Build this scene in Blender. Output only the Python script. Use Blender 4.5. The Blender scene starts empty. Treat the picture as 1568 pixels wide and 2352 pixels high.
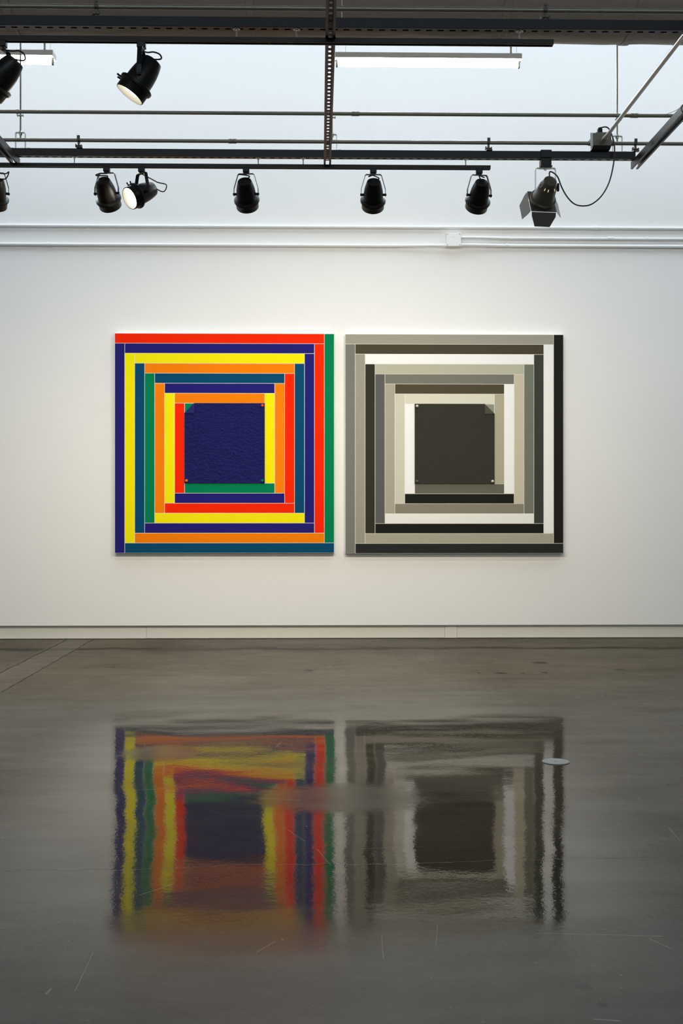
import bpy, bmesh, math, random
from mathutils import Vector, Matrix
random.seed(4)
S = bpy.context.scene
C = S.collection
# ---------------------------------------------------------------- camera
F = 2700.0; HOR = 1172.0; CX = 784.0; CAMZ = 1.15; TAN = 0.019
TH = math.atan(TAN)
cam_d = bpy.data.cameras.new('camera'); cam = bpy.data.objects.new('camera', cam_d); C.objects.link(cam)
cam.location = (0, 0, CAMZ); cam.rotation_euler = (math.pi/2, 0, -TH)
cam_d.sensor_fit = 'VERTICAL'; cam_d.sensor_height = 36; cam_d.lens = F/2352*36
cam_d.shift_y = -(1176-HOR)/2352
cam_d.clip_end = 60
S.camera = cam
# ---------------------------------------------------------------- world, exposure, lamp strengths
w = bpy.data.worlds.new('daylight'); S.world = w; w.use_nodes = True
w.node_tree.nodes['Background'].inputs[0].default_value = (0.80, 0.90, 1.0, 1)
w.node_tree.nodes['Background'].inputs[1].default_value = 3.1
S.view_settings.view_transform = 'Standard'; S.view_settings.look = 'None'
S.view_settings.gamma = 1; S.view_settings.use_curve_mapping = False
S.view_settings.exposure = 0.0
TUBE = 165.0            # fluorescent tube emission
SPOTW = 84.0          # spotlights aimed at the wall
WARM = (1.0, 0.87, 0.66)

D = 10.5               # wall plane
YN, YF = 5.06, 6.91    # the two support beams
ZB = 3.22              # underside of the beams

def ray(px, py):
    a = (px-CX)/F; b = (HOR-py)/F
    c, s = math.cos(TH), math.sin(TH)
    return Vector((s + a*c, c - a*s, b))
def P(px, py, Y):      # where the line of sight meets the plane y = Y
    r = ray(px, py); t = Y/r.y
    return Vector((0, 0, CAMZ)) + r*t
def X(px, Y): return P(px, HOR, Y).x
def lin(*c):
    return tuple(((v/255)/12.92 if v/255 <= .04045 else ((v/255+.055)/1.055)**2.4) for v in c)

# ---------------------------------------------------------------- mesh helpers
def new(name, bm, mats, parent=None, smooth=False, solid=0, loc=None):
    me = bpy.data.meshes.new(name)
    bmesh.ops.recalc_face_normals(bm, faces=bm.faces)
    bm.to_mesh(me); bm.free()
    if not isinstance(mats, (list, tuple)): mats = [mats]
    for m in mats: me.materials.append(m)
    o = bpy.data.objects.new(name, me); C.objects.link(o)
    if parent: o.parent = parent
    if loc is not None: o.location = loc
    if smooth:
        for p in me.polygons: p.use_smooth = True
        me.set_sharp_from_angle(angle=math.radians(40))
    if solid:
        md = o.modifiers.new('thickness', 'SOLIDIFY'); md.thickness = solid; md.offset = 0
    return o
def thing(name, label, cat, loc=(0, 0, 0), group=None):
    o = bpy.data.objects.new(name, None); C.objects.link(o); o.location = loc
    o.empty_display_size = .05
    o['label'] = label; o['category'] = cat
    if group: o['group'] = group
    return o
def tag(o, label, cat, group=None):
    o['label'] = label; o['category'] = cat
    if group: o['group'] = group
    return o
def struct(o): o['kind'] = 'structure'; return o
def box(bm, x0, x1, y0, y1, z0, z1, bev=0, mi=0):
    m = Matrix.Translation(((x0+x1)/2, (y0+y1)/2, (z0+z1)/2)) @ Matrix.Diagonal((x1-x0, y1-y0, z1-z0, 1))
    r = bmesh.ops.create_cube(bm, size=1, matrix=m)
    fs = set(f for v in r['verts'] for f in v.link_faces)
    for f in fs: f.material_index = mi
    if bev:
        es = list(set(e for v in r['verts'] for e in v.link_edges))
        bmesh.ops.bevel(bm, geom=es, offset=bev, segments=2, affect='EDGES', profile=.5)
def frame_of(d):
    d = d.normalized(); up = Vector((0, 0, 1)) if abs(d.z) < .95 else Vector((0, 1, 0))
    u = d.cross(up).normalized(); v = u.cross(d).normalized()
    return u, v, d
def cyl(bm, a, b, r, n=16, r2=None, caps=True, mi=0):
    a, b = Vector(a), Vector(b); u, v, d = frame_of(b-a); r2 = r if r2 is None else r2
    A = [bm.verts.new(a + (u*math.cos(t)+v*math.sin(t))*r) for t in [2*math.pi*i/n for i in range(n)]]
    B = [bm.verts.new(b + (u*math.cos(t)+v*math.sin(t))*r2) for t in [2*math.pi*i/n for i in range(n)]]
    for i in range(n):
        f = bm.faces.new((A[i], A[(i+1) % n], B[(i+1) % n], B[i])); f.material_index = mi
    if caps:
        bm.faces.new(A).material_index = mi; bm.faces.new(B[::-1]).material_index = mi
def tube(bm, pts, r, n=10):
    pts = [Vector(p) for p in pts]
    rings = []; u = None
    for i, p in enumerate(pts):
        d = (pts[min(i+1, len(pts)-1)] - pts[max(i-1, 0)]).normalized()
        if u is None: u = frame_of(d)[0]
        u = (u - d*u.dot(d)).normalized(); v = d.cross(u)
        rings.append([bm.verts.new(p + (u*math.cos(t)+v*math.sin(t))*r) for t in [2*math.pi*k/n for k in range(n)]])
    for a, b in zip(rings, rings[1:]):
        for k in range(n): bm.faces.new((a[k], a[(k+1) % n], b[(k+1) % n], b[k]))
    bm.faces.new(rings[0]); bm.faces.new(rings[-1][::-1])
def spline(ctrl, n=8):
    c = [Vector(p) for p in ctrl]; c = [c[0]*2-c[1]] + c + [c[-1]*2-c[-2]]; out = []
    for i in range(1, len(c)-2):
        for k in range(n):
            t = k/n; a, b, e, f = c[i-1], c[i], c[i+1], c[i+2]
            out.append(.5*((2*b)+(e-a)*t+(2*a-5*b+4*e-f)*t*t+(3*b-a-3*e+f)*t**3))
    out.append(c[-2]); return out
def lathe(bm, prof, o, d, n=40):
    u, v, d = frame_of(Vector(d)); o = Vector(o); rings = []
    for s, r in prof:
        rings.append([bm.verts.new(o + d*s + (u*math.cos(t)+v*math.sin(t))*max(r, 1e-5)) for t in [2*math.pi*k/n for k in range(n)]])
    for a, b in zip(rings, rings[1:]):
        for k in range(n): bm.faces.new((a[k], a[(k+1) % n], b[(k+1) % n], b[k]))
    return rings
def sweep_strip(bm, path, side, width):
    """flat strap following path, width along side"""
    side = Vector(side).normalized()*width/2
    A = [bm.verts.new(Vector(p)-side) for p in path]; B = [bm.verts.new(Vector(p)+side) for p in path]
    for i in range(len(path)-1): bm.faces.new((A[i], A[i+1], B[i+1], B[i]))

# ---------------------------------------------------------------- materials
class N:
    def __init__(s, name):
        s.m = bpy.data.materials.new(name); s.m.use_nodes = True; s.t = s.m.node_tree
        s.b = s.t.nodes['Principled BSDF']; s.co = None
    def node(s, k, **kw):
        n = s.t.nodes.new(k)
        for a, v in kw.items(): setattr(n, a, v)
        return n
    def put(s, inp, v):
        if v is None: return
        if hasattr(v, 'is_output') or isinstance(v, bpy.types.NodeSocket): s.t.links.new(v, inp)
        else: inp.default_value = v
    def math(s, op, a, b=None, c=None, clamp=False):
        n = s.node('ShaderNodeMath', operation=op); n.use_clamp = clamp
        s.put(n.inputs[0], a); s.put(n.inputs[1], b); s.put(n.inputs[2], c); return n.outputs[0]
    def coord(s):
        if s.co is None: s.co = s.node('ShaderNodeTexCoord').outputs['Object']
        return s.co
    def noise(s, scale, detail=3, rough=.5, stretch=None, off=(0, 0, 0)):
        n = s.node('ShaderNodeTexNoise'); n.inputs['Scale'].default_value = scale
        n.inputs['Detail'].default_value = detail; n.inputs['Roughness'].default_value = rough
        v = s.coord()
        if stretch or off != (0, 0, 0):
            mp = s.node('ShaderNodeMapping'); s.t.links.new(v, mp.inputs[0])
            mp.inputs['Scale'].default_value = stretch or (1, 1, 1); mp.inputs['Location'].default_value = off
            v = mp.outputs[0]
        s.t.links.new(v, n.inputs['Vector']); return n.outputs['Fac']
    def mr(s, v, a, b, c=0.0, d=1.0, smooth=True):
        n = s.node('ShaderNodeMapRange'); n.interpolation_type = 'SMOOTHSTEP' if smooth else 'LINEAR'
        s.put(n.inputs[0], v)
        for i, x in zip((1, 2, 3, 4), (a, b, c, d)): n.inputs[i].default_value = x
        return n.outputs[0]
    def mix(s, f, a, b):
        n = s.node('ShaderNodeMix', data_type='RGBA'); s.put(n.inputs[0], f)
        for i, x in ((6, a), (7, b)):
            if isinstance(x, tuple): x = (*x[:3], 1)
            s.put(n.inputs[i], x)
        return n.outputs[2]
    def bump(s, h, strength=1, dist=1, normal=None):
        n = s.node('ShaderNodeBump'); n.inputs['Strength'].default_value = strength; n.inputs['Distance'].default_value = dist
        s.put(n.inputs['Height'], h)
        if normal: s.t.links.new(normal, n.inputs['Normal'])
        return n.outputs[0]
def mat(name, col, rough=.5, metal=0, var=0.0, vs=20, bump=0, bs=200, spec=None, stretch=None):
    n = N(name); n.b.inputs['Roughness'].default_value = rough; n.b.inputs['Metallic'].default_value = metal
    if spec is not None: n.b.inputs['Specular IOR Level'].default_value = spec
    c = tuple(col)
    if var:
        a = tuple(max(0, x*(1-var)) for x in c); b = tuple(min(1, x*(1+var)) for x in c)
        n.put(n.b.inputs['Base Color'], n.mix(n.noise(vs, 4, .6, stretch), a, b))
    else: n.b.inputs['Base Color'].default_value = (*c, 1)
    if bump: n.put(n.b.inputs['Normal'], n.bump(n.noise(bs, 3), 1, bump))
    return n.m
def emit(name, col, st):
    n = N(name); n.b.inputs['Base Color'].default_value = (.8, .8, .8, 1)
    n.b.inputs['Emission Color'].default_value = (*col, 1); n.b.inputs['Emission Strength'].default_value = st
    return n.m
M_wall = mat('white_wall_paint', (.80, .80, .79), .75, var=.012, vs=2, bump=.0004, bs=300)
M_ceil = mat('ceiling_paint', (.45, .45, .45), .8, var=.02)
M_room = mat('room_wall_paint', (.42, .41, .39), .8, var=.02)
M_base = mat('baseboard_paint', (.72, .72, .66), .55, var=.03, vs=3)
M_gap = mat('dark_gap', (.02, .02, .018), .9, var=.2)
M_black = mat('black_powder_coat', (.008, .008, .0082), .38, spec=.3, var=.15, vs=60, bump=.0001, bs=900)
M_strut = mat('black_strut_paint', (.006, .0075, .010), .36, spec=.3, var=.2, vs=30, bump=.0001, bs=700)
M_inner = mat('pale_reflector', (.22, .22, .19), .5, var=.03)
M_galv = mat('galvanised_steel', (.30, .285, .24), .42, .5, var=.12, vs=25, stretch=(1, 6, 6))
M_zinc = mat('zinc_steel', (.42, .43, .42), .35, .8, var=.15, vs=60)
M_dkclip = mat('dark_spring_steel', (.10, .095, .085), .45, .6, var=.2, vs=60)
M_box = mat('grey_steel_box', (.19, .178, .15), .5, .5, var=.1, vs=40)
M_grey = mat('grey_lamp_paint', (.105, .096, .078), .33, var=.08, vs=40)
M_wpipe = mat('white_painted_pipe', (.80, .81, .81), .4, var=.02, vs=8)
M_wplas = mat('white_plastic', (.80, .81, .80), .35, var=.01)
M_fixt = mat('white_enamel', (.82, .82, .78), .4, var=.02)
M_cord = mat('black_rubber_cord', (.02, .019, .019), .5, var=.1)
M_cordg = mat('grey_brown_cord', (.07, .06, .055), .5, var=.1)
M_tie = mat('clear_nylon', (.5, .5, .48), .3, var=.05)
M_tube = emit('fluorescent_tube_glow', (.90, .97, 1.0), TUBE)
M_lens = emit('lit_lamp_lens', (1.0, .93, .80), 10.0)
M_glow = emit('bulb_glow_in_vent', (1.0, .93, .42), 1.0)
M_alu = mat('brushed_aluminium_cover', (.36, .36, .335), .6, .1, spec=.2, var=.08, vs=60)
M_slotg = mat('aluminium_track_lip', (.11, .10, .09), .4, .5, var=.1)

def duct_mat():
    n = N('wrapped_duct_paint')
    seam = n.noise(1.2, 5, .65, (.5, 2.5, 2.5))
    n.put(n.b.inputs['Base Color'], n.mix(seam, (.40, .335, .285), (.52, .45, .39)))
    n.b.inputs['Roughness'].default_value = .5
    n.put(n.b.inputs['Normal'], n.bump(n.noise(2.2, 4, .6, (.6, 2, 2)), 1, .02))
    return n.m
def floor_mat():
    n = N('polished_concrete'); t = n.t
    sx = n.node('ShaderNodeSeparateXYZ'); t.links.new(n.coord(), sx.inputs[0]); x, y = sx.outputs[0], sx.outputs[1]
    big = n.noise(.9, 6, .62, (.7, 1.3, 1)); mid = n.noise(7, 6, .7, (.6, 1.4, 1)); fine = n.noise(55, 4, .7)
    base = n.mix(n.mr(big, .3, .7), (.045, .037, .0245), (.076, .0625, .043))
    base = n.mix(n.math('MULTIPLY', n.mr(mid, .35, .75), .5), base, (.105, .089, .065))
    base = n.mix(n.math('MULTIPLY', n.mr(fine, .5, .8), .35), base, (.022, .019, .015))
    def dark(mask, amt, col=(.012, .011, .009)):
        nonlocal base
        base = n.mix(n.math('MULTIPLY', mask, amt), base, col)
    def seg(x0, y0, x1, y1, wd, wob=0.0, seed=0):
        L = math.hypot(x1-x0, y1-y0); ux, uy = (x1-x0)/L, (y1-y0)/L
        dx = n.math('SUBTRACT', x, x0); dy = n.math('SUBTRACT', y, y0)
        al = n.math('ADD', n.math('MULTIPLY', dx, ux), n.math('MULTIPLY', dy, uy))
        ac = n.math('SUBTRACT', n.math('MULTIPLY', dx, -uy), n.math('MULTIPLY', dy, -ux))
        if wob:
            ac = n.math('ADD', ac, n.math('MULTIPLY', n.math('SUBTRACT', n.noise(3, 5, .7, off=(seed, 0, 0)), .5), wob))
        m = n.mr(n.math('ABSOLUTE', ac), wd*.5, wd, 1, 0)
        e = n.math('MULTIPLY', n.mr(al, -.005, .005), n.mr(al, L-.005, L+.005, 1, 0))
        return n.math('MULTIPLY', m, e)
    def ell(cx, cy, rx, ry):
        dx = n.math('DIVIDE', n.math('SUBTRACT', x, cx), rx); dy = n.math('DIVIDE', n.math('SUBTRACT', y, cy), ry)
        d = n.math('SQRT', n.math('ADD', n.math('POWER', n.math('ABSOLUTE', dx), 2), n.math('POWER', n.math('ABSOLUTE', dy), 2)))
        return n.math('ADD', d, n.math('MULTIPLY', n.math('SUBTRACT', n.noise(25, 3, .6), .5), .7))
    def FP(px, py):
        Z = F*CAMZ/(py-HOR); r = ray(px, py); return r.x*Z, r.y*Z
    # dark damp-looking line parallel to the wall
    yb = n.math('ADD', y, n.math('MULTIPLY', n.math('SUBTRACT', n.noise(1.1, 5, .6), .5), .55))
    band = n.math('MULTIPLY', n.mr(n.math('ABSOLUTE', n.math('SUBTRACT', yb, 9.76)), .02, .13, 1, 0), n.mr(n.noise(3, 5, .7, (.5, 3, 1)), .34, .5))
    dark(band, .92, (.014, .013, .010))
    # strip of lighter infill running to the wall at the left
    xw = n.math('ADD', x, n.math('MULTIPLY', n.math('SUBTRACT', n.noise(4, 5, .75), .5), .09))
    ins = n.math('MULTIPLY', n.mr(xw, -2.31, -2.25), n.mr(xw, -2.03, -1.97, 1, 0))
    base = n.mix(n.math('MULTIPLY', n.math('MULTIPLY', ins, n.mr(mid, .2, .7)), .42), base, (.125, .112, .092))
    dark(seg(-2.28, 5, -2.24, 10.5, .012, .05, 3), .8); dark(seg(-2.0, 5, -2.01, 10.5, .010, .05, 9), .8)
    # long crack
    crack = seg(-1.6, 3.72, 1.6, 3.92, .0022, .16, 21)
    dark(crack, .8)
    # pits
    for px, py, a, b in ((1240, 1522, 22, 3), (1100, 1546, 8, 1.4), (1150, 1546, 18, 2.4), (1200, 1546, 7, 1.4), (1251, 1545, 10, 2),
                         (1422, 1538, 18, 2), (710, 1540, 14, 2.4), (745, 1528, 6, 1.3), (768, 1528, 6, 1.3), (755, 1583, 7, 1.6),
                         (840, 1588, 12, 1.4), (407, 1638, 8, 1.6), (757, 1638, 8, 1.6), (197, 1535, 5, 1), (472, 1536, 5, 1), (1390, 1596, 5, 1),
                         (1340, 2266, 23, 8), (1383, 2308, 14, 6), (1540, 1802, 12, 2)):
        cx, cy = FP(px, py); _, y2 = FP(px, py-b); xr, _ = FP(px+a, py)
        dark(n.mr(ell(cx, cy, abs(xr-cx), max(abs(y2-cy), .006)), .6, 1.05, 1, 0), .85)
    # pale chips, specks and scratches
    vor = n.node('ShaderNodeTexVoronoi'); vor.inputs['Scale'].default_value = 9; t.links.new(n.coord(), vor.inputs['Vector'])
    sp = n.math('MULTIPLY', n.mr(vor.outputs['Distance'], .012, .05, 1, 0), n.mr(n.noise(2.5, 3, .6, off=(7, 3, 0)), .45, .62))
    base = n.mix(n.math('MULTIPLY', sp, .8), base, (.32, .31, .28))
    vor2 = n.node('ShaderNodeTexVoronoi'); vor2.inputs['Scale'].default_value = 30; t.links.new(n.coord(), vor2.inputs['Vector'])
    sp2 = n.math('MULTIPLY', n.mr(vor2.outputs['Distance'], .02, .09, 1, 0), n.mr(n.noise(5, 3, .6, off=(1, 8, 0)), .46, .6))
    base = n.mix(n.math('MULTIPLY', sp2, .55), base, (.24, .23, .20))
    scr = None
    for a in ((600, 1834, 690, 1838, .0020), (660, 1905, 700, 1932, .0015), (728, 1950, 760, 1988, .002), (1230, 2143, 1520, 2150, .0022), (310, 1815, 380, 1811, .0018),
              (880, 2200, 876, 2150, .0012), (1000, 2175, 1004, 2125, .0012), (172, 2277, 214, 2188, .0012), (320, 2056, 400, 2030, .0022), (590, 2187, 632, 2162, .0015),
              (1490, 2156, 1540, 2178, .0014), (1535, 1900, 1560, 1930, .0012), (1364, 2341, 1424, 2345, .004), (105, 2283, 117, 2270, .004), (632, 1716, 648, 1703, .0016), (820, 1950, 975, 1944, .0012)):
        (x0, y0), (x1, y1) = FP(a[0], a[1]), FP(a[2], a[3])
        m = seg(x0, y0, x1, y1, a[4], .01, a[0]); scr = m if scr is None else n.math('MAXIMUM', scr, m)
    base = n.mix(n.math('MULTIPLY', scr, .7), base, (.30, .28, .24))
    n.put(n.b.inputs['Base Color'], base)
    n.b.inputs['IOR'].default_value = 1.42
    n.put(n.b.inputs['Specular Tint'], None)
    # gloss: patches of polish
    pol = n.mr(n.noise(.8, 3, .55, (.8, 1.4, 1), off=(3.1, 1.7, 0)), .38, .62)
    r = n.math('MULTIPLY_ADD', pol, .045, .020)
    r = n.math('ADD', r, n.math('MULTIPLY', n.mr(y, 6.6, 8.5), .22))
    r = n.math('ADD', r, n.math('MULTIPLY', n.mr(y, 2.9, 3.5, 1, 0), .11))
    cx, cy = FP(790, 1832)
    r = n.math('ADD', r, n.math('MULTIPLY', n.mr(ell(cx, cy, .42, .28), .5, 1.1, 1, 0), .17))
    cx, cy = FP(360, 1730)
    r = n.math('ADD', r, n.math('MULTIPLY', n.mr(ell(cx, cy, .22, .22), .5, 1.1, 1, 0), .15))
    r = n.math('ADD', r, n.math('MULTIPLY', n.mr(fine, .45, .8), .03))
    n.put(n.b.inputs['Roughness'], r)
    n.put(n.b.inputs['Specular IOR Level'], n.math('SUBTRACT', n.math('MULTIPLY_ADD', n.mr(n.noise(1.7, 4, .6, off=(5, 5, 0)), .3, .7), .14, .34), n.math('MULTIPLY', n.mr(y, 5.8, 7.8), .24)))
    h = n.math('MULTIPLY', n.noise(1.3, 2, .4, (.8, 1.2, 1)), .0075)
    h = n.math('ADD', h, n.math('MULTIPLY', n.noise(6, 2, .5), .00035))
    h = n.math('ADD', h, n.math('MULTIPLY', n.noise(45, 3, .6), .00016))
    h = n.math('SUBTRACT', h, n.math('MULTIPLY', crack, .001))
    nb = n.bump(h, 1, 1); n.put(n.b.inputs['Normal'], nb)
    # worn sealer: matt concrete shows through away from the polished middle
    worn = n.math('ADD', n.mr(y, 5.6, 7.6, .04, .50), n.math('MULTIPLY', n.mr(n.math('ABSOLUTE', n.math('ADD', x, .05)), .8, 1.4, 0, .5), n.mr(y, 5.6, 7.2, 1, .4)))
    worn = n.math('ADD', worn, n.math('MULTIPLY', n.math('SUBTRACT', n.noise(2.3, 5, .65, (.45, 1.8, 1), off=(2, 9, 0)), .5), .45))
    worn = n.math('ADD', worn, n.mr(y, 2.8, 3.8, .12, 0), clamp=True)
    df = n.node('ShaderNodeBsdfDiffuse'); n.put(df.inputs['Color'], base); n.put(df.inputs['Normal'], nb)
    mx = n.node('ShaderNodeMixShader'); n.put(mx.inputs[0], worn); t.links.new(n.b.outputs[0], mx.inputs[1]); t.links.new(df.outputs[0], mx.inputs[2])
    t.links.new(mx.outputs[0], t.nodes['Material Output'].inputs[0])
    return n.m
def felt(name, c0, c1, scale, dist):
    n = N(name); n.put(n.b.inputs['Base Color'], n.mix(n.noise(scale, 4, .7), c0, c1))
    n.b.inputs['Roughness'].default_value = .8
    n.b.inputs['Specular IOR Level'].default_value = .12
    n.put(n.b.inputs['Normal'], n.bump(n.noise(scale, 4, .65, (1, 1, 1.3)), 1, dist)); return n.m

# ---------------------------------------------------------------- the room
XL, XR, YB, ZC = -6.5, 6.5, -7.0, 6.6
bm = bmesh.new(); box(bm, XL, XR, YB, D+.3, -.1, 0)
struct(new('floor', bm, floor_mat()))
bm = bmesh.new(); box(bm, XL, XR, D, D+.03, .123, ZC); box(bm, XL, XR, D+.045, D+.3, 0, ZC, mi=0)
box(bm, XL, XR, D+.03, D+.045, .135, ZC)
struct(new('wall_back', bm, M_wall))
bm = bmesh.new()
js = [XL, X(335, D), X(1022, D), X(1050, D), XR]
for i, (a, b) in enumerate(zip(js, js[1:])):
    y0 = D+.030 - (.003 if i == 2 else 0)
    box(bm, a+.0008, b-.0008, y0, D+.045, .005 + (.001 if i % 2 else 0), .134, .0015)
struct(new('baseboard_back', bm, M_base))
bm = bmesh.new(); box(bm, XL-.1, XL, YB, D+.3, 0, ZC); struct(new('wall_left', bm, M_room))
bm = bmesh.new(); box(bm, XR, XR+.1, YB, D+.3, 0, ZC); struct(new('wall_right', bm, M_room))
bm = bmesh.new(); box(bm, XL-.1, XR+.1, YB-.1, YB, 0, 4.2); struct(new('wall_front', bm, M_room))  # unseen wall, added and left open above to cut daylight from behind
# ceiling with a long skylight near the picture wall
SK0, SK1 = 7.6, 10.4
bm = bmesh.new(); box(bm, XL, XR, YB, SK0, ZC, ZC+.12); box(bm, XL, XR, SK1, D+.3, ZC, ZC+.12)
box(bm, XL, XL+.4, SK0, SK1, ZC, ZC+.12); box(bm, XR-.4, XR, SK0, SK1, ZC, ZC+.12)
struct(new('ceiling', bm, M_ceil))

# ---------------------------------------------------------------- wrapped duct under the ceiling
DR, DY = .35, 6.12
a = math.atan((HOR-97)/F)
DZ = CAMZ + (DR + DY*math.sin(a))/math.cos(a)
t = thing('air_duct', 'long brown wrapped round duct running across above the lighting frame', 'duct', (0, DY, DZ-DR))
M_duct = duct_mat()
bm = bmesh.new(); segs = 60; prof = []
for i in range(segs+1):
    xx = XL + .01 + (XR-XL-.02)*i/segs; prof.append((xx, DR + .003*math.sin(i*2.1) + .002*math.sin(i*.7)))
lathe(bm, prof, (0, 0, DR), (1, 0, 0), 64)
new('duct_body', bm, M_duct, t, smooth=True)
for xx in (-5.2, -2.97, -1.72, -1.57, -.35, .95, 1.62, 2.9, 4.4):
    bm = bmesh.new(); lathe(bm, [(-.02, DR+.0045), (-.018, DR+.0075), (.018, DR+.0075), (.02, DR+.0045)], (xx, 0, DR), (1, 0, 0), 64)
    new('seam_band', bm, M_duct, t, smooth=True)
for xx in (-4.0, -1.2, 2.2, 4.9):
    bm = bmesh.new(); cyl(bm, (xx, 0, 2*DR), (xx, 0, ZC-(DZ-DR)), .005); new('hanger_rod', bm, M_galv, t)

# ---------------------------------------------------------------- slotted strut channels
def strut(name, label, p0, p1, up, n_slots_from=0, parent=None, group='slotted strut channels of the lighting frame'):
    """C channel from p0 to p1 (centre of the web); flanges stand towards `up` (+1) or hang (-1)"""
    p0, p1 = Vector(p0), Vector(p1); L = (p1-p0).length; d = (p1-p0).normalized(); s = Vector((-d.y, d.x, 0)); z = Vector((0, 0, up))
    w_, h_, lip, ret = .02065, .0413, .0095, .007
    bm = bmesh.new()
    for sg in (-1, 1):
        prof = [(sg*w_, 0), (sg*w_, h_), (sg*(w_-lip), h_), (sg*(w_-lip), h_-ret)]
        R = [[bm.verts.new(q + s*a + z*b) for a, b in prof] for q in (p0, p1)]
        for k in range(3): bm.faces.new((R[0][k], R[0][k+1], R[1][k+1], R[1][k]))
    pitch = .0508; n = int(L/pitch)
    def V(a, b): return bm.verts.new(p0 + d*a + s*b)
    for i in range(n):
        c0 = i*pitch; cx = c0+pitch/2
        outer = []; inner = []
        hl, hr = .0072, .0072
        for k in range(16):
            th = 2*math.pi*(k+.5)/16; ct, st = math.cos(th), math.sin(th)
            inner.append((cx + (hl if ct > 0 else -hl) + hr*ct, hr*st))
            m = max(abs(ct), abs(st)); outer.append((cx + pitch/2*ct/m, w_*st/m))
        O = [V(*q) for q in outer]; I = [V(*q) for q in inner]
        corners = {1: (cx+pitch/2, w_), 5: (cx-pitch/2, w_), 9: (cx-pitch/2, -w_), 13: (cx+pitch/2, -w_)}
        for k in range(16):
            k2 = (k+1) % 16
            if k in corners: bm.faces.new((O[k], V(*corners[k]), O[k2], I[k2], I[k]))
            else: bm.faces.new((O[k], O[k2], I[k2], I[k]))
    if L - n*pitch > .001: bm.faces.new((V(n*pitch, -w_), V(L, -w_), V(L, w_), V(n*pitch, w_)))
    bmesh.ops.remove_doubles(bm, verts=bm.verts, dist=.0002)
    o = new(name, bm, M_strut, parent, solid=.0025)
    if not parent: tag(o, label, 'metal beam', group)
    return o
strut('slotted_beam', 'thick black slotted beam crossing the top of the picture, nearest the camera', (-2.6, YN, ZB), (2.7, YN, ZB), 1)
xr = X(1457, YF)
strut('slotted_beam', 'black slotted beam running above the row of wall-facing spotlights, nearer the paintings', (-3.4, YF, ZB), (xr, YF, ZB), 1)
XC = X(751.5, YF); XCL = X(34, YF); XCR = X(1460, YF)
ZP = ZB - .0035
strut('slotted_beam', 'black slotted channel in the middle, running toward the wall between the two beams', (XC, 6.945, ZP), (XC, 3.2, ZP), -1)
strut('slotted_beam', 'black slotted channel at the left edge joining the far beam', (XCL, 6.945, ZP), (XCL, 3.2, ZP), -1)
strut('slotted_beam', 'slanting black slotted channel at the right edge with a cable tie round it', (XCR, 6.945, ZP), (XCR, 3.2, ZP), -1)

# ---------------------------------------------------------------- lighting tracks and their hangers
ZT = 3.178
def track(x0, x1, Y, label):
    t = thing('lighting_track', label, 'lighting track', ((x0+x1)/2, Y, ZT-.02), 'black lighting track sections')
    L = (x1-x0)/2
    bm = bmesh.new()
    prof = [(-.0175, 0), (-.0175, .02), (.0175, .02), (.0175, 0), (.007, 0), (.007, .014), (-.007, .014), (-.007, 0)]
    R = [[bm.verts.new((sx, a, b)) for a, b in prof] for sx in (-L, L)]
    for k in range(8): bm.faces.new((R[0][k], R[0][(k+1) % 8], R[1][(k+1) % 8], R[1][k]))
    for sg, rr in ((-1, R[0]), (1, R[1])): bm.faces.new(rr)
    new('track_body', bm, M_black, t)
    for yy in (-.0115, .0115):
        bm = bmesh.new(); box(bm, -L+.004, L-.004, yy-.0022, yy+.0022, -.0012, .0006); new('track_lip', bm, M_slotg, t)
    bm = bmesh.new(); box(bm, L-.002, L+.001, -.0178, .0178, -.0005, .0205); new('end_cap', bm, M_black, t)
xj, xe = X(619, YN), X(1269, YN)
track(xj-1.9, xj-.0006, YN, 'left section of the upper black lighting track')
track(xj+.0006, xe, YN, 'right section of the upper black lighting track, ending in open air')
xj, xe = X(649, YF), X(1125, YF)
track(xj-2.44, xj-.0006, YF, 'left section of the lower black lighting track holding three spotlights')
track(xj+.0006, xe, YF, 'right section of the lower black lighting track holding two spotlights')
def hanger(px, Y, label):
    x = X(px, Y); t = thing('track_hanger', label, 'threaded rod', (x, Y, ZT), 'threaded rods holding the tracks')
    bm = bmesh.new(); cyl(bm, (0, 0, 0), (0, 0, ZB-ZT+.012), .0032, 8); new('threaded_rod', bm, M_zinc, t)
    bm = bmesh.new(); cyl(bm, (0, 0, ZB-ZT-.0035), (0, 0, ZB-ZT-.0014), .016, 20); new('washer', bm, M_zinc, t)
    bm = bmesh.new(); cyl(bm, (0, 0, ZB-ZT-.010), (0, 0, ZB-ZT-.0035), .0065, 6); new('nut', bm, M_zinc, t)
for px, l in ((543, 'threaded rod and washer above the upper track, left of the middle channel'),
              (681, 'threaded rod and washer above the upper track, next to the middle channel'),
              (1193, 'threaded rod above the right end of the upper track')): hanger(px, YN, l)
for px, l in ((171, 'threaded rod above the lower track at the far left'), (593, 'threaded rod of the lower track just right of the centre-left spotlight'),
              (696, 'threaded rod of the lower track just left of the middle channel'), (1069, 'threaded rod near the right end of the lower track')): hanger(px, YF, l)

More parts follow.
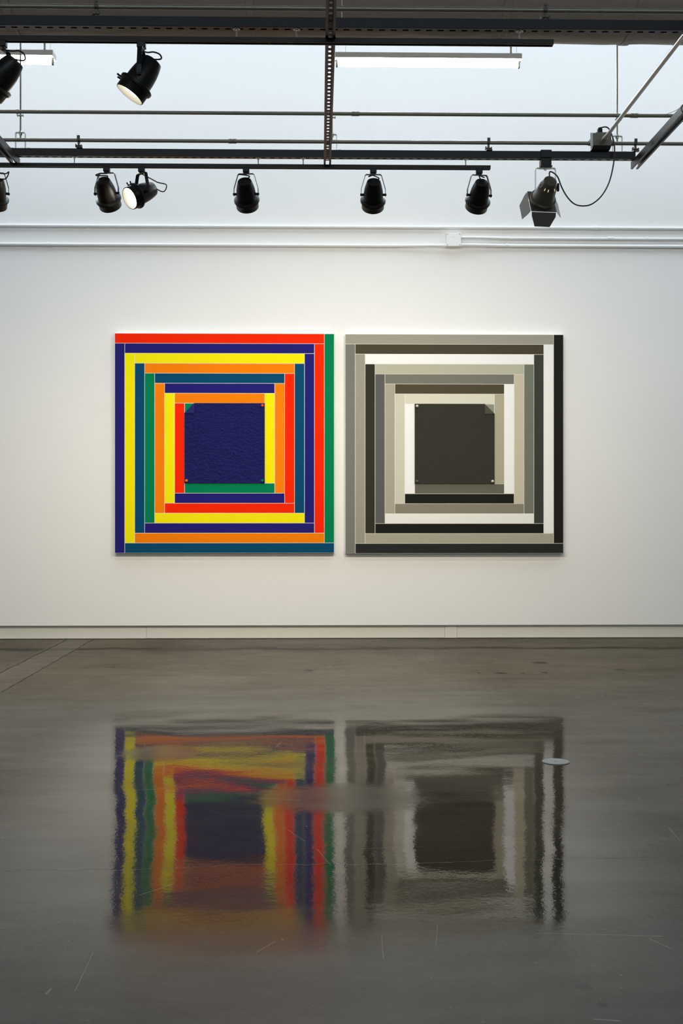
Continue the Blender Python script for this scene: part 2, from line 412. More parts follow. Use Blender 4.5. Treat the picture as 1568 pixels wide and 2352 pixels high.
# ---------------------------------------------------------------- conduits over the beams
RC = .0108; ZC1 = 3.308; ZC2 = 3.4725; YCF = YF-.026
def coupling(t, x, y, z):
    bm = bmesh.new(); lathe(bm, [(-.022, RC), (-.022, .0135), (-.002, .0135), (0, .0125), (.002, .0135), (.022, .0135), (.022, RC)], (x, y, z), (1, 0, 0), 20)
    for dx in (-.012, .012): cyl(bm, (x+dx, y-.012, z+.004), (x+dx, y-.0165, z+.006), .003, 8)
    new('coupling', bm, M_galv, t, smooth=True)
def conduit(x0, x1, Y, z, label, couplings=()):
    t = thing('metal_conduit', label, 'conduit', ((x0+x1)/2, Y, z-RC), 'grey metal conduits over the beams')
    xm = (x0+x1)/2
    bm = bmesh.new(); cyl(bm, (x0-xm, 0, RC), (x1-xm, 0, RC), RC, 20); new('pipe', bm, M_galv, t, smooth=True)
    for px in couplings: coupling(t, X(px, Y)-xm, 0, RC)
    return t
conduit(-2.6, 2.7, YN-.004, ZC1, 'grey metal conduit above the nearest beam at the very top of the picture')
xbL, xbR = X(1356.5, YF), X(1397.5, YF)
conduit(-3.4, xbL-.004, YCF, ZC1, 'grey metal conduit just above the far beam, running into the junction box', (534,))
conduit(xbR+.004, 3.4, YCF, ZC1, 'short visible conduit going right from the junction box')
conduit(-3.4, 3.4, YCF, ZC2, 'upper grey conduit crossing the bright wall between the two beams', (816, 1456))
xs = X(1382, 6.86)
t = thing('metal_conduit', 'shiny conduit slanting up to the right corner from the junction box', 'conduit', (xs, 6.80, ZC1-RC), 'grey metal conduits over the beams')
bm = bmesh.new(); tube(bm, [(0, .03, RC), (0, 0, RC), (0, -3.6, RC)], RC, 20); new('pipe', bm, M_zinc, t, smooth=True)
for yy in (-.01, -2.22):
    bm = bmesh.new(); lathe(bm, [(-.025, RC), (-.025, .0145), (.025, .0145), (.025, RC)], (0, yy, RC), (0, 1, 0), 20)
    cyl(bm, (.008, yy, RC+.010), (.014, yy, RC+.021), .003, 8)
    new('coupling', bm, M_zinc, t, smooth=True)
def clip(px, Y, zc, label, yc):
    x = X(px, Y); t = thing('conduit_clip', label, 'clip', (x, Y, ZB+.0425), 'spring clips holding conduits to the beams')
    zz = zc-(ZB+.0425); dy = yc-Y
    bm = bmesh.new(); path = [(0, dy + .0132*math.cos(a), zz + .0132*math.sin(a)) for a in [math.radians(-60+k*20) for k in range(16)]]
    sweep_strip(bm, path, (1, 0, 0), .014); new('conduit_strap', bm, M_dkclip, t, solid=.002)
    bm = bmesh.new(); box(bm, -.009, .009, dy-.0135, dy-.0115, zz-.004, zz+.026, .0005); cyl(bm, (0, dy-.0135, zz+.018), (0, dy-.019, zz+.018), .0045, 6)
    new('clip_screw_plate', bm, M_dkclip, t)
    bm = bmesh.new(); box(bm, -.006, .006, dy-.006, dy+.006, 0, zz-.012, .001)
    box(bm, -.015, .019, dy-.012, dy+.012, .010, .014, .0008); box(bm, -.019, -.013, dy-.012, dy+.012, .004, .022, .001); box(bm, .013, .019, dy-.012, dy+.012, .002, .018, .001)
    box(bm, -.012, .022, dy-.012, dy+.014, -.001, .003, .0008)
    new('beam_clamp', bm, M_dkclip, t)
clip(222, YN, ZC1, 'spring clip on the topmost conduit at upper left', YN-.004)
clip(1251, YN, ZC1, 'spring clip on the topmost conduit at upper right', YN-.004)
clip(183, YF, ZC1, 'spring clip on the far beam conduit at the left', YCF)
clip(1120, YF, ZC1, 'spring clip on the far beam conduit, above the right end of the lower track', YCF)
clip(1456, YF, ZC1, 'spring clip on the conduit beside the slanting right-hand channel', YCF)

def rod_bracket(px, Y, label, lab2, strap=True):
    x = X(px, Y); Yb = Y+.012; zt = 3.362
    t = thing('rod_hanger', label, 'hanger', (x, Yb, ZB+.0425), 'threaded rods with U brackets carrying the frame')
    z0 = 0; h = zt-(ZB+.0425)
    path = [(-.058, 0, .002), (-.033, 0, .002), (-.028, 0, .007)] + [(-.028+.008-.008*math.cos(a), 0, h-.008+.008*math.sin(a)) for a in [0, .5, 1.0, math.pi/2]]
    path += [(-p[0], p[1], p[2]) for p in reversed(path)]
    bm = bmesh.new(); sweep_strip(bm, path, (0, 1, 0), .022); new('u_bracket', bm, M_zinc, t, solid=.003)
    for sx in (-.046, .046):
        bm = bmesh.new(); cyl(bm, (sx, 0, .003), (sx, 0, .0095), .010, 6); new('bolt_head', bm, M_zinc, t)
    bm = bmesh.new(); cyl(bm, (0, 0, .055), (0, 0, ZC-(ZB+.0425)), .0050, 10); new('threaded_rod', bm, M_galv, t)
    for a, b in ((h+.001, h+.011), (h-.014, h-.003)):
        bm = bmesh.new(); cyl(bm, (0, 0, a), (0, 0, b), .0095, 6); new('nut', bm, M_zinc, t)
    if strap:
        c = thing('conduit_clip', lab2, 'clip', (x, Yb-.012, ZC2-.014), 'clips fixing the upper conduit to the rods')
        bm = bmesh.new(); path = [(-.008, -.026 + .0128*math.cos(a), .014 + .0128*math.sin(a)) for a in [math.radians(-200+k*20) for k in range(18)]]
        sweep_strip(bm, path, (1, 0, 0), .012); new('conduit_strap', bm, M_zinc, c, solid=.002)
        bm = bmesh.new(); box(bm, -.016, .022, -.016, .004, -.004, -.001); box(bm, -.014, -.011, -.016, .002, -.008, .003); box(bm, .018, .021, -.016, .002, -.008, .003)
        new('clip_bracket', bm, M_zinc, c)
rod_bracket(46, YF, 'vertical rod and U bracket hanging the frame at the left', 'clip where the upper conduit crosses the left rod')
rod_bracket(762, YF, 'vertical rod and U bracket half hidden behind the middle channel', 'clip where the upper conduit passes behind the middle channel')
rod_bracket(1418, YF, 'vertical rod and U bracket right of the junction box', 'clip where the upper conduit crosses the right rod')
rod_bracket(770, YN, 'U bracket on the nearest beam at the top edge beside the middle channel', '', False)

# junction box on the far beam
bw = (xbR-xbL)/2; xm = (xbL+xbR)/2; zb0 = 3.2625
t = thing('junction_box', 'square grey steel junction box standing on the right end of the far beam', 'electrical box', (xm, YCF, zb0))
bm = bmesh.new(); box(bm, -bw, bw, -.035, .035, .022, .095, .002); new('box_body', bm, M_box, t)
bm = bmesh.new(); box(bm, -bw+.016, bw+.002, -.030, .037, .095, .102, .001); new('box_lid', bm, M_box, t)
bm = bmesh.new()
v = [(-bw-.008, -.03, 0), (bw-.006, -.03, 0), (bw, -.036, .022), (-bw+.001, -.036, .022), (-bw-.008, .03, 0), (bw-.006, .03, 0), (bw, .034, .022), (-bw+.001, .034, .022)]
vs = [bm.verts.new(q) for q in v]
for f in ((0, 1, 2, 3), (5, 4, 7, 6), (4, 0, 3, 7), (1, 5, 6, 2), (3, 2, 6, 7), (4, 5, 1, 0)): bm.faces.new([vs[k] for k in f])
new('mounting_base', bm, M_black, t)
for sx in (-.034, .032):
    bm = bmesh.new(); lathe(bm, [(0, .0135), (.0012, .0135), (.0012, .0118), (.0002, .0116), (.0002, 0)], (sx, -.0352, .045), (0, -1, 0), 20); new('knockout', bm, M_box, t)
bm = bmesh.new(); cyl(bm, (0, 0, .101), (0, 0, .128), .0155, 24); cyl(bm, (0, 0, .128), (0, 0, .136), .0155, 24, r2=.012)
new('plug', bm, M_black, t, loc=(-.006, 0, 0))
for sx in (-1, 1):
    bm = bmesh.new(); cyl(bm, (sx*bw, 0, ZC1-zb0), (sx*(bw+.022), 0, ZC1-zb0), .0145, 20); cyl(bm, (sx*(bw+.012), 0, ZC1-zb0+.013), (sx*(bw+.012), 0, ZC1-zb0+.022), .0032, 8)
    new('conduit_connector', bm, M_galv, t)
bm = bmesh.new(); box(bm, -bw-.016, -bw+.012, -.03, -.028, .02, .098); new('mounting_flap', bm, M_zinc, t)
plug_top = Vector((xm-.006, YCF, zb0+.136))

# cable tie on the right-hand channel
yc = 5.95
t = thing('cable_tie', 'loose nylon cable tie with pale tails round the right slanting channel', 'cable tie', (XCR, yc, ZP-.043))
bm = bmesh.new(); tube(bm, [(.026*math.cos(a)*(1.05), .004*math.sin(2*a), .022+.028*math.sin(a)) for a in [2*math.pi*k/24 for k in range(25)]], .0022, 8); new('tie_loop', bm, M_cord, t)
bm = bmesh.new(); tube(bm, spline([(-.024, 0, .03), (-.06, .01, .012), (-.10, .02, -.002), (-.13, .02, -.010)]), .0012, 6)
new('tie_tail', bm, M_tie, t)
bm = bmesh.new(); tube(bm, spline([(.01, -.01, -.005), (.03, -.012, -.03), (.046, -.012, -.07)]), .0020, 6); new('tie_tail', bm, M_tie, t)

# ---------------------------------------------------------------- spotlights
PROF = [(-.0905, 0), (-.0905, .034), (-.088, .0395), (-.080, .0425), (-.055, .0495), (-.03, .0545), (0, .0575), (.034, .0585), (.038, .0585)]
def spotlight(px, Y, d, label, lit=False, beam=None, knobs=True, cord=None, watt=SPOTW, dz=0):
    x = X(px, Y); ztb = ZT-.02
    pz = -.152+dz
    t = thing('track_spotlight', label, 'spotlight', (x, Y, ztb), 'black track spotlights')
    d = Vector(d).normalized()
    hd = Vector((d.x, d.y, 0)).normalized()
    a = Vector((-hd.y, hd.x, 0))              # yoke axis
    if abs(d.y) < .1: a = Vector((0, 1, 0))
    b = Vector((-a.y, a.x, 0))
    bm = bmesh.new(); box(bm, -.019, .019, -.0165, .0165, -.026, .002, .003); box(bm, -.014, .014, -.013, .013, -.031, -.025, .002); new('track_adapter', bm, M_black, t)
    hz = -.034; top = hz
    pts = [(-.071, pz-.010), (-.071, pz+.032), (-.048, hz-.006), (-.041, hz)]
    path = [a*q + Vector((0, 0, z)) for q, z in pts] + [a*(-q) + Vector((0, 0, z)) for q, z in reversed(pts)]
    bm = bmesh.new(); sweep_strip(bm, path, b, .021); new('yoke', bm, M_black, t, solid=.0028)
    c = Vector((0, 0, pz))
    bm = bmesh.new(); lathe(bm, PROF, c, d); new('housing', bm, M_black, t, smooth=True)
    bm = bmesh.new(); lathe(bm, [(.030, .058), (.034, .072), (.037, .0755), (.045, .0755), (.047, .073), (.050, .073), (.053, .069), (.056, .0665), (.088, .0665), (.0905, .065), (.0905, .062)], c, d)
    new('rim_ring', bm, M_black, t, smooth=True)
    bm = bmesh.new(); lathe(bm, [(.0905, .062), (.085, .0605), (.073, .058), (.064, .0555)], c, d); new('inner_reflector', bm, M_inner, t, smooth=True)
    bm = bmesh.new(); lathe(bm, [(.064, .056), (.070, .045), (.073, .025), (.074, 0)], c, d); new('lens', bm, M_lens, t, smooth=True)
    for sg in (-1, 1):
        bm = bmesh.new(); cyl(bm, c + a*sg*.054, c + a*sg*.077, .0075, 12)
        new('pivot_knob', bm, M_black, t)
    u, v, _ = frame_of(d)
    if knobs:
        side = Vector((0, 0, 1)) - d*d.z; side.normalize()
        for k in (-.22, .22):
            q = (side*math.cos(k) + d.cross(side)*math.sin(k))
            bm = bmesh.new(); cyl(bm, c + d*.052 + q*.070, c + d*.052 + q*.090, .0042, 10); new('locking_pin', bm, M_black, t)
    # cord from the adapter to the back
    back = c - d*.088
    if cord is None: cord = [(.014, 0, 0), ]
    bm = bmesh.new()
    mid = [back - d*.010 + Vector(q) for q in cord]
    tube(bm, spline([Vector((0, 0, hz-.002))] + mid + [back + v*.02 + d*.004]), .0035, 8); new('power_cord', bm, M_cord, t, smooth=True)
    # the lamp's light
    if watt:
        ld = bpy.data.lights.new('lamp_beam', 'SPOT'); ld.energy = watt; ld.color = WARM; ld.spot_size = math.radians(125); ld.spot_blend = 1; ld.shadow_soft_size = .03
        lo = bpy.data.objects.new('lamp_beam', ld); C.objects.link(lo); lo.parent = t
        lo.location = c + d*.11; lo.rotation_euler = (Vector(beam) if beam else d).to_track_quat('-Z', 'Y').to_euler()
    return t
cz = [(.02, 0, .03), (.035, 0, .012)]
A40 = (math.cos(math.radians(40)), -math.sin(math.radians(40)))
def aim(yaw, pitch=40):
    p = math.radians(pitch); y_ = math.radians(yaw); return (math.sin(y_)*math.cos(p), math.cos(y_)*math.cos(p), -math.sin(p))
spotlight(245, YF, aim(9), 'black spotlight left of the glowing one on the lower track, back turned', cord=[(-.02, 0, .03), (-.035, 0, .02), (.03, 0, .018)])
spotlight(325, YF, (-.69, -.545, -.464), 'black spotlight on the lower track with glowing white lens facing lower left', lit=True, watt=25,
          cord=[(.0, 0, .045), (.02, 0, .035), (.07, 0, .02), (.05, 0, -.02)])
spotlight(565, YF, aim(4), 'centre-left black spotlight alone on the lower track, between glowing lamp and middle channel', cord=[(-.03, 0, .03), (-.02, 0, .03), (.03, 0, .02)])
spotlight(857, YF, aim(0), 'black wall-facing spotlight on the lower track just right of the middle channel', cord=[(-.03, 0, .022), (-.01, 0, .03), (.03, 0, .012)])
spotlight(1100, YF, aim(-8), 'black wall-facing spotlight at the right end of the lower track', cord=[(.01, 0, .02), (-.02, 0, .03)])
spotlight(-9, YF, (-.20, .60, -.75), 'black spotlight cut off by the left edge on the lower track', cord=[(.05, 0, .02), (.07, 0, .03), (.05, 0, -.01)])
spotlight(325, YN, (-.56, -.06, -.83), 'black spotlight high on the upper track, tilted to show its bright lens', lit=True, watt=22,
          cord=[(-.03, 0, .03), (-.005, 0, .032), (.022, 0, .022), (.026, 0, .002)])
spotlight(5, YN, (-.70, .24, -.68), 'large black spotlight on the upper track cut off by the left edge', watt=22, cord=[(-.02, 0, .035), (.01, 0, .036), (.032, 0, .02), (.03, 0, -.005)])

# grey lamp with barn doors
x = X(1252, YF)
t = thing('barn_door_spotlight', 'grey theatre spotlight with barn door flaps clamped under the far beam', 'spotlight', (x, YF, ZB))
bm = bmesh.new(); box(bm, -.032, .032, -.030, -.0245, .003, .046, .001); box(bm, -.032, .032, -.030, .0285, .0445, .048, .001); box(bm, -.031, .031, -.030, .030, -.045, -.002, .002)
box(bm, -.034, .036, -.034, .034, -.050, -.045, .001); new('beam_clamp', bm, M_black, t)
pz = 1.15+(HOR-430)*YF/F-ZB; hz = -.053
c = Vector((.008, 0, pz))
path = [(-.059, 0, pz-.008), (-.059, 0, hz-.012)] + [(-.047-.012*math.cos(q), 0, hz-.012+.012*math.sin(q)) for q in (.5, 1.0, math.pi/2)]
path += [(-p[0], 0, p[2]) for p in reversed(path)]
bm = bmesh.new(); sweep_strip(bm, path, (0, 1, 0), .024); new('yoke', bm, M_zinc, t, solid=.003)
bm = bmesh.new(); cyl(bm, (0, 0, hz-.002), (0, 0, hz-.012), .008, 6); new('yoke_bolt', bm, M_zinc, t)
d = Vector((-.13, .86, -.48)).normalized()
cc = c + Vector((.004, 0, 0))
prof = [(-.062, 0), (-.062, .036), (-.060, .0385), (-.035, .043), (-.018, .052), (.0, .0555), (.004, .0555), (.05, .062), (.078, .068), (.082, .0755), (.092, .0755), (.094, .072), (.115, .073)]
bm = bmesh.new(); lathe(bm, prof, cc, d, 44); new('housing', bm, M_grey, t, smooth=True)
u, v, _ = frame_of(d)
for k in range(14):
    q = 2*math.pi*k/14; rd = u*math.cos(q)+v*math.sin(q)
    bm = bmesh.new(); r0 = .0485; s0 = -.026
    e1 = d*.0065 + rd*.0035; e2 = d.cross(rd)*.0016; o0 = cc + d*s0 + rd*r0
    vs = [bm.verts.new(o0 + e1*i + e2*j) for i, j in ((-1, -1), (1, -1), (1, 1), (-1, 1))]; bm.faces.new(vs)
    glow = k in (9, 10, 12)
    new('vent_slot', bm, M_glow if glow else M_gap, t, solid=.0008)
bm = bmesh.new(); lathe(bm, [(.078, .074), (.080, .078), (.088, .078), (.090, .074)], cc, d, 44); new('rim_ring', bm, M_grey, t, smooth=True)
# holder plate with round opening
h = .078; o0 = cc + d*.112
bm = bmesh.new(); O = []; I = []
for k in range(32):
    q = 2*math.pi*(k+.5)/32; ct, st = math.cos(q), math.sin(q); m = max(abs(ct), abs(st))
    O.append(bm.verts.new(o0 + (u*ct+v*st)*h/m)); I.append(bm.verts.new(o0 + (u*ct+v*st)*.066))
for k in range(32):
    k2 = (k+1) % 32
    if k in (3, 11, 19, 27):
        q = math.pi/4+(k//8)*math.pi/2; cv = bm.verts.new(o0 + (u*math.copysign(h, math.cos(q)) + v*math.copysign(h, math.sin(q))))
        bm.faces.new((O[k], cv, O[k2], I[k2], I[k]))
    else: bm.faces.new((O[k], O[k2], I[k2], I[k]))
new('flap_holder', bm, M_grey, t, solid=.003)
def flap(ax, cr, ln, phi, w0, w1, skew=0):
    p = math.radians(phi); dr = ax*math.cos(p) + d*math.sin(p); hg = o0 + ax*(h+.003) + d*.002
    bm = bmesh.new(); vs = [bm.verts.new(q) for q in (hg-cr*w0, hg+cr*w0, hg+dr*ln*.28+cr*w0*.99, hg+dr*ln+cr*(w1+skew), hg+dr*ln-cr*(w1-skew), hg+dr*ln*.28-cr*w0*.99)]
    bm.faces.new(vs); new('barn_door_flap', bm, M_grey, t, solid=.0015)
flap(-v, u, .085, 35, .075, .047, -.008)
flap(-u, v, .097, 77, .074, .055); flap(u, v, .085, 53, .074, .055); flap(v, u, .085, 86, .072, .045)
bm = bmesh.new(); lathe(bm, [(.112, .064), (.100, .060), (.085, .03), (.085, 0)], cc, d, 32); new('lens', bm, M_lens, t, smooth=True)
bm = bmesh.new(); cyl(bm, (.058, 0, pz+.004), (.072, 0, pz+.006), .006, 10); box(bm, .068, .082, -.008, .008, pz-.018, pz+.030, .004); new('tilt_handle', bm, M_black, t)
bm = bmesh.new(); cyl(bm, (.052, 0, pz-.01), (.057, 0, pz-.01), .022, 16); new('pivot_plate', bm, M_black, t)
org = Vector((x, YF, ZB))
def rel(px, py, dy=0): return P(px, py, YF+dy) - org
ctrl = [cc - d*.055 + v*.02, rel(1262, 395, -.03), rel(1272, 398, -.05), rel(1281, 408, -.05), rel(1290, 431, -.05), rel(1302, 452, -.05), rel(1318, 468, -.05), rel(1337, 473, -.05), rel(1358, 469, -.05),
        rel(1380, 451, -.05), rel(1397, 422, -.05), rel(1407, 385, -.05), rel(1411, 350, -.06), rel(1409, 325, -.05), rel(1403, 306, -.03), rel(1397, 295, -.02), rel(1389, 291.5, -.02), plug_top - org]
bm = bmesh.new(); tube(bm, spline(ctrl, 6), .0042, 10); new('power_cable', bm, M_cordg, t, smooth=True)
ld = bpy.data.lights.new('lamp_beam', 'SPOT'); ld.energy = SPOTW; ld.color = WARM; ld.spot_size = math.radians(125); ld.spot_blend = 1; ld.shadow_soft_size = .03
lo = bpy.data.objects.new('lamp_beam', ld); C.objects.link(lo); lo.parent = t; lo.location = cc + d*.13; lo.rotation_euler = d.to_track_quat('-Z', 'Y').to_euler()

# ---------------------------------------------------------------- fluorescent strip lights
YS = 7.75; ZS = CAMZ + (HOR-138.5)*YS/F/math.cos(0)
def strip(x1, label):
    L = 1.22; t = thing('fluorescent_light', label, 'ceiling light', (x1-L/2, YS, ZS), 'fluorescent strip lights near the wall')
    bm = bmesh.new(); box(bm, -L/2, L/2, -.054, .054, 0, .036, .003); new('light_housing', bm, M_fixt, t)
    bm = bmesh.new(); cyl(bm, (-L/2+.018, 0, -.028), (L/2-.018, 0, -.028), .0127, 20); new('fluorescent_tube', bm, M_tube, t, smooth=True)
    for sg in (-1, 1):
        bm = bmesh.new(); xx = sg*(L/2-.009); box(bm, xx-.006, xx+.006, -.012, .012, -.044, 0, .002); new('lamp_socket', bm, M_box, t)
        bm = bmesh.new(); xx = sg*(L/2+.002); box(bm, xx-.0015, xx+.0015, -.054, .054, -.004, .037, .001); new('end_plate', bm, M_fixt, t)
        xx = sg*(L/2-.045)
        bm = bmesh.new(); tube(bm, [(xx+.022, 0, .036), (xx+.022, 0, .08), (xx+.018, 0, ZC-ZS)], .0012, 6); new('hanger_wire', bm, M_zinc, t)
        if sg > 0:
            prof = [(.036, .0085), (.060, .0085)]; z = .06; r = 0
            while z < .9: prof += [(z, .0075), (z+.004, .0055), (z+.008, .0075)]; z += .009
            prof += [(ZC-ZS, .0065)]
            bm = bmesh.new(); lathe(bm, prof, (xx-.016, 0, 0), (0, 0, 1), 12); new('flexible_conduit', bm, M_galv, t, smooth=False)
x1 = X(1194, YS); x2 = X(124, YS)
strip(x1, 'white fluorescent strip light glowing in the upper middle right')
strip(x2, 'white fluorescent strip light glowing at the upper left edge')
strip(x1+(x1-x2), 'fluorescent strip light beyond the right edge, last of its row')

# ---------------------------------------------------------------- pipes on the wall
def wpipe(pts, r, label, cps=(), straps=()):
    t = thing('wall_conduit', label, 'conduit', (pts[0][0], D, pts[0][2]-r), 'white conduits on the wall')
    o = Vector(t.location)
    bm = bmesh.new(); tube(bm, [Vector(p)-o for p in pts], r, 18); new('pipe', bm, M_wpipe, t, smooth=True)
    z = pts[1][2]; y = D-r-.004
    for px in cps:
        xx = X(px, D); bm = bmesh.new(); cyl(bm, Vector((xx-.028, y, z))-o, Vector((xx+.028, y, z))-o, r+.0032, 18)
        for dx in (-.014, .014): cyl(bm, Vector((xx+dx, y-.006, z+r))-o, Vector((xx+dx, y-.008, z+r+.009))-o, .0045, 8)
        new('coupling', bm, M_wpipe, t, smooth=True)
    for px in straps:
        xx = X(px, D); bm = bmesh.new(); path = [(0, y-(r+.001)*math.sin(q), z+(r+.001)*math.cos(q)) for q in [math.radians(-10+20*k) for k in range(11)]] + [(0, D-.001, z-r-.004), (0, D-.001, z-r-.022)]
        sweep_strip(bm, [Vector((xx, p[1], p[2]))-o for p in path], (1, 0, 0), .018); new('pipe_strap', bm, M_wpipe, t, solid=.0025)
rA = .0148
yA = D-rA-.004
zA = P(784, 522.5, D).z; zB = P(784, 565.2, D).z; zC = P(1240, 549, D).z; zD = P(1240, 566.0, D).z
wpipe([(XL+.01, yA, zA), (XL+1, yA, zA), (XR-.01, yA, zA)], rA, 'topmost white conduit along the wall above the paintings', (459, 1369), (197, 708, 1163))
xa, xb = X(1023, D), X(1056.5, D); zj0, zj1 = P(1040, 568.5, D).z, P(1040, 538.5, D).z
yb2 = D-.030
wpipe([(XL+.01, yA, zB), (XL+1, yA, zB), (xa-.45, yA, zB), (xa-.15, yb2, zB+.002), (xa+.004, yb2, zB+.002)], rA, 'white wall conduit coming from the left into the white box', (112,), (232, 829))
wpipe([(xb-.004, yb2, zC+.004), (xb+.12, yb2, zC+.004), (xb+.45, yA, zC), (XR-.01, yA, zC)], rA*.9, 'middle white wall conduit leaving the white box to the right', (1400,), (1163, 1484))
wpipe([(xb-.004, yb2, zD+.004), (xb+.12, yb2, zD+.004), (xb+.45, yA, zD), (XR-.01, yA, zD)], rA, 'lowest white wall conduit leaving the white box to the right', (), (1163,))
t = thing('wall_junction_box', 'square white electrical box on the wall between the conduits', 'electrical box', ((xa+xb)/2, D, zj0))
bw = (xb-xa)/2; bh = zj1-zj0
bm = bmesh.new(); box(bm, -bw, bw, -.055, 0, 0, bh, .004); new('box_body', bm, M_wplas, t)
bm = bmesh.new(); box(bm, -bw-.001, bw+.001, -.062, -.055, -.001, bh+.001, .003); new('box_cover', bm, M_wplas, t)
for sx in (-1, 1):
    for sz in (0, 1):
        bm = bmesh.new(); m = Matrix.Translation((sx*(bw-.011), -.0625, .011 if sz == 0 else bh-.011)) @ Matrix.Rotation(math.radians(45*(1 if (sx > 0) == (sz > 0) else -1)), 4, 'Y') @ Matrix.Diagonal((.013, .0012, .0045, 1))
        bmesh.ops.create_cube(bm, size=1, matrix=m); new('cover_screw', bm, M_box, t)
bm = bmesh.new()
for k in range(5): box(bm, -.019+k*.008, -.014+k*.008, -.0625, -.0619, bh*.67, bh*.67+.005)
new('embossed_mark', bm, mat('pale_grey_mark', (.6, .6, .6), .5), t)

# ---------------------------------------------------------------- the two striped panels (plain stand-ins)
cols = {}
def paint(rgb, k=1.0):
    key = tuple(rgb)
    if key not in cols:
        c = tuple(min(.86, v*k) for v in lin(*rgb)); cols[key] = mat('matte_paint_%d_%d_%d' % key, c, .85, var=.02, vs=12, spec=.06, bump=.0001, bs=500)
    return cols[key]
NV, YE, TE, GR, OR, RE = (34, 30, 112), (240, 226, 12), (8, 70, 105), (2, 122, 78), (255, 125, 8), (238, 40, 4)
M_gapl = mat('bare_canvas_line', (.80, .76, .68), .7, var=.02)
M_edge = mat('canvas_side', (.06, .06, .07), .7, var=.05)
def panel(x0, x1, z0, z1, T, sides, label, sq_mats, pegs, fold_side, tri_col, group):
    W = x1-x0; t = thing('striped_panel', label, 'painting', ((x0+x1)/2, D, z0), group)
    bm = bmesh.new(); mats = [M_gapl, M_edge]; idx = {}
    def mi(c):
        if c not in idx: mats.append(paint(c)); idx[c] = len(mats)-1
        return idx[c]
    H = z1-z0
    box(bm, -W/2, W/2, -T, -.004, 0, H)
    csz = .3655*W                          # centre square
    p = (W-csz)/14; ph = (H-csz)/14; g = .0042
    def bar(a, b, c_, d_, col): box(bm, a+g/2, b-g/2, -T-.0012, -T, c_+g/2, d_-g/2, mi=mi(col))
    for k in range(7):                     # butt-jointed bars, each ring turning the corner in the same sense
        xa_, xb_ = -W/2+k*p, W/2-k*p; za, zb_ = k*ph, H-k*ph
        L_, T_, R_, B_ = (s[k] for s in sides)
        bar(xa_, xa_+p, za, zb_-ph, L_); bar(xa_, xb_-p, zb_-ph, zb_, T_)
        bar(xb_-p, xb_, za+ph, zb_, R_); bar(xa_+p, xb_, za, za+ph, B_)
    new('striped_board', bm, mats, t)
    hs = csz/2; zc = H/2; f = .0885*W/1.96
    sg = fold_side                         # -1 left, +1 right
    y0, y1 = -T-.010, -T-.0006
    pts = [(-hs*sg, zc-hs), (hs*sg, zc-hs), (hs*sg, zc+hs-f), (hs*sg-f*sg, zc+hs), (-hs*sg, zc+hs)]
    bm = bmesh.new(); A = [bm.verts.new((a, y0, b)) for a, b in pts]; B = [bm.verts.new((a, y1, b)) for a, b in pts]
    bm.faces.new(A); bm.faces.new(B[::-1])
    for k in range(5): bm.faces.new((A[k], A[(k+1) % 5], B[(k+1) % 5], B[k]))
    new('textured_square', bm, sq_mats[0], t)
    bm = bmesh.new(); q = [(hs*sg, zc+hs-f), (hs*sg-f*sg, zc+hs), (hs*sg-f*sg, zc+hs-f)]
    A = [bm.verts.new((a, y0-.006, b)) for a, b in q]; B = [bm.verts.new((a, y0, b)) for a, b in q]
    bm.faces.new(A); bm.faces.new(B[::-1])
    for k in range(3): bm.faces.new((A[k], A[(k+1) % 3], B[(k+1) % 3], B[k]))
    new('folded_corner', bm, sq_mats[1], t)
    bm = bmesh.new(); q = [(hs*sg-.003*sg, zc+hs-f), (hs*sg-f*sg, zc+hs-.003), (hs*sg-.003*sg, zc+hs-.003)]
    A = [bm.verts.new((a, -T-.0016, b)) for a, b in q]; B = [bm.verts.new((a, -T-.0004, b)) for a, b in q]
    bm.faces.new(A); bm.faces.new(B[::-1])
    for k in range(3): bm.faces.new((A[k], A[(k+1) % 3], B[(k+1) % 3], B[k]))
    new('corner_triangle', bm, paint(tri_col), t)
    for sx, sz, col in pegs:
        bm = bmesh.new(); cx_, cz_ = sx*(hs-.020), zc+sz*(hs-.022)
        lathe(bm, [(0, .008), (.012, .008), (.013, .0115), (.018, .0125), (.023, .0105), (.026, .006), (.027, 0)], (cx_, y0, cz_), (0, -1, 0), 20)
        o = new('round_peg', bm, paint(col), t, smooth=True)
    return t
T = .055
YP = D-T
blue_felt = felt('rumpled_blue_cloth', (.008, .010, .085), (.018, .021, .175), 38, .045)
blue_flat = mat('smooth_blue_cloth', (.018, .020, .120), .8, spec=.1, var=.03)
grey_felt = felt('dark_grey_felt', (.018, .017, .013), (.050, .047, .036), 90, .004)
grey_flat = mat('smooth_grey_felt', (.075, .068, .050), .8, spec=.1, var=.03)
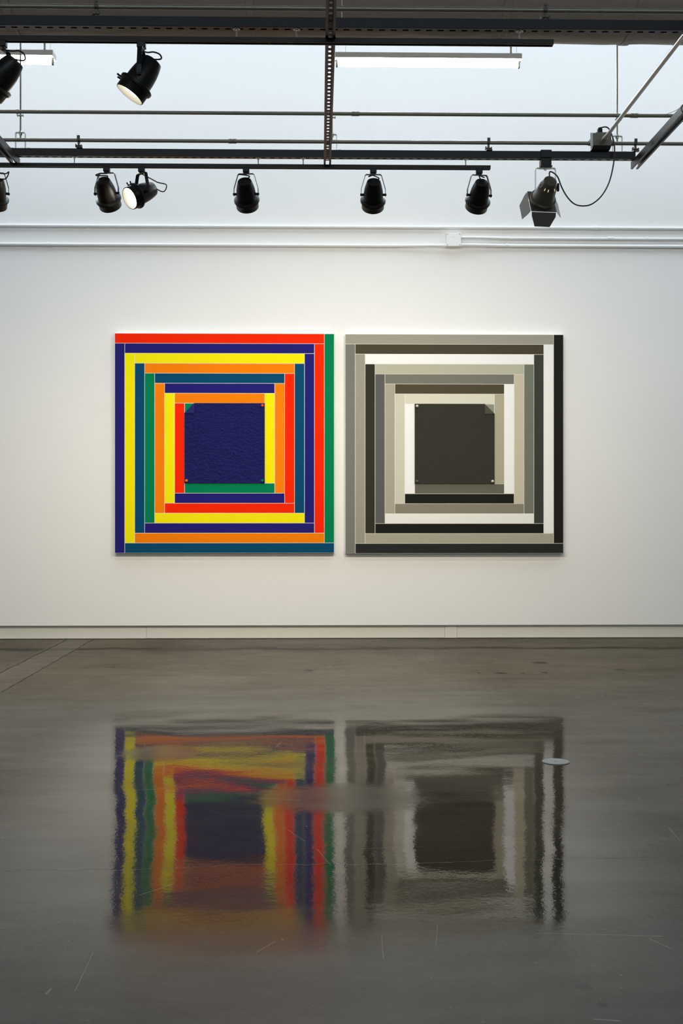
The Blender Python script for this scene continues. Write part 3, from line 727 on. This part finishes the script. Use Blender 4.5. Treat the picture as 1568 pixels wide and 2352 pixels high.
panel(X(263.5, YP), X(767.3, YP), P(515, 1270, YP).z, P(515, 766, YP).z, T,
      ((NV, YE, TE, GR, OR, YE, RE), (RE, NV, YE, OR, TE, NV, OR), (GR, RE, NV, TE, RE, OR, YE), (TE, OR, NV, YE, RE, NV, GR)),
      'large square panel of bright coloured stripes around a rumpled dark blue square', (blue_felt, blue_flat),
      ((1, 1, (250, 70, 20)), (-1, -1, (255, 110, 10)), (1, -1, (5, 115, 75))), -1, GR, 'two square striped panels side by side')
G = lambda v, w=0: (v, v-1-w, v-5-w*3)
panel(X(792.7, YP), X(1293.5, YP), P(1040, 1271, YP).z, P(1040, 768, YP).z, T,
      (((118, 118, 113), (152, 148, 136), (52, 50, 42), (90, 91, 90), (166, 161, 146), (202, 199, 184), (248, 250, 248)),
       ((155, 152, 140), (72, 67, 53), (250, 252, 252), (180, 178, 160), (116, 117, 107), (78, 71, 56), (213, 210, 195)),
       ((34, 33, 28), (238, 240, 236), (61, 63, 58), (114, 117, 104), (196, 188, 166), (248, 250, 244), (172, 166, 145)),
       ((41, 42, 41), (166, 162, 146), (31, 31, 27), (232, 232, 226), (134, 129, 114), (33, 32, 28), (100, 99, 88))),
      'large square panel of grey, black and white stripes around a dark grey square', (grey_felt, grey_flat),
      ((-1, 1, (190, 190, 178)), (-1, -1, (85, 88, 85)), (1, -1, (200, 196, 184))), 1, (140, 142, 130), 'two square striped panels side by side')

# ---------------------------------------------------------------- round cover in the floor
Zd = F*CAMZ/(1750-HOR); r_ = ray(1276, 1750)*Zd
t = thing('floor_drain_cover', 'round brushed metal cleanout cover set in the floor at right', 'drain cover', (r_.x, r_.y, 0))
bm = bmesh.new(); lathe(bm, [(0, .0625), (.0025, .0625), (.0042, .060), (.0048, .055), (.0048, .004), (.0048, 0)], (0, 0, 0), (0, 0, 1), 64); new('cover_plate', bm, M_alu, t, smooth=True)
bm = bmesh.new(); lathe(bm, [(.0048, .009), (.0062, .0085), (.0064, .006), (.0058, 0)], (0, -.008, 0), (0, 0, 1), 24); new('centre_screw', bm, M_alu, t, smooth=True)
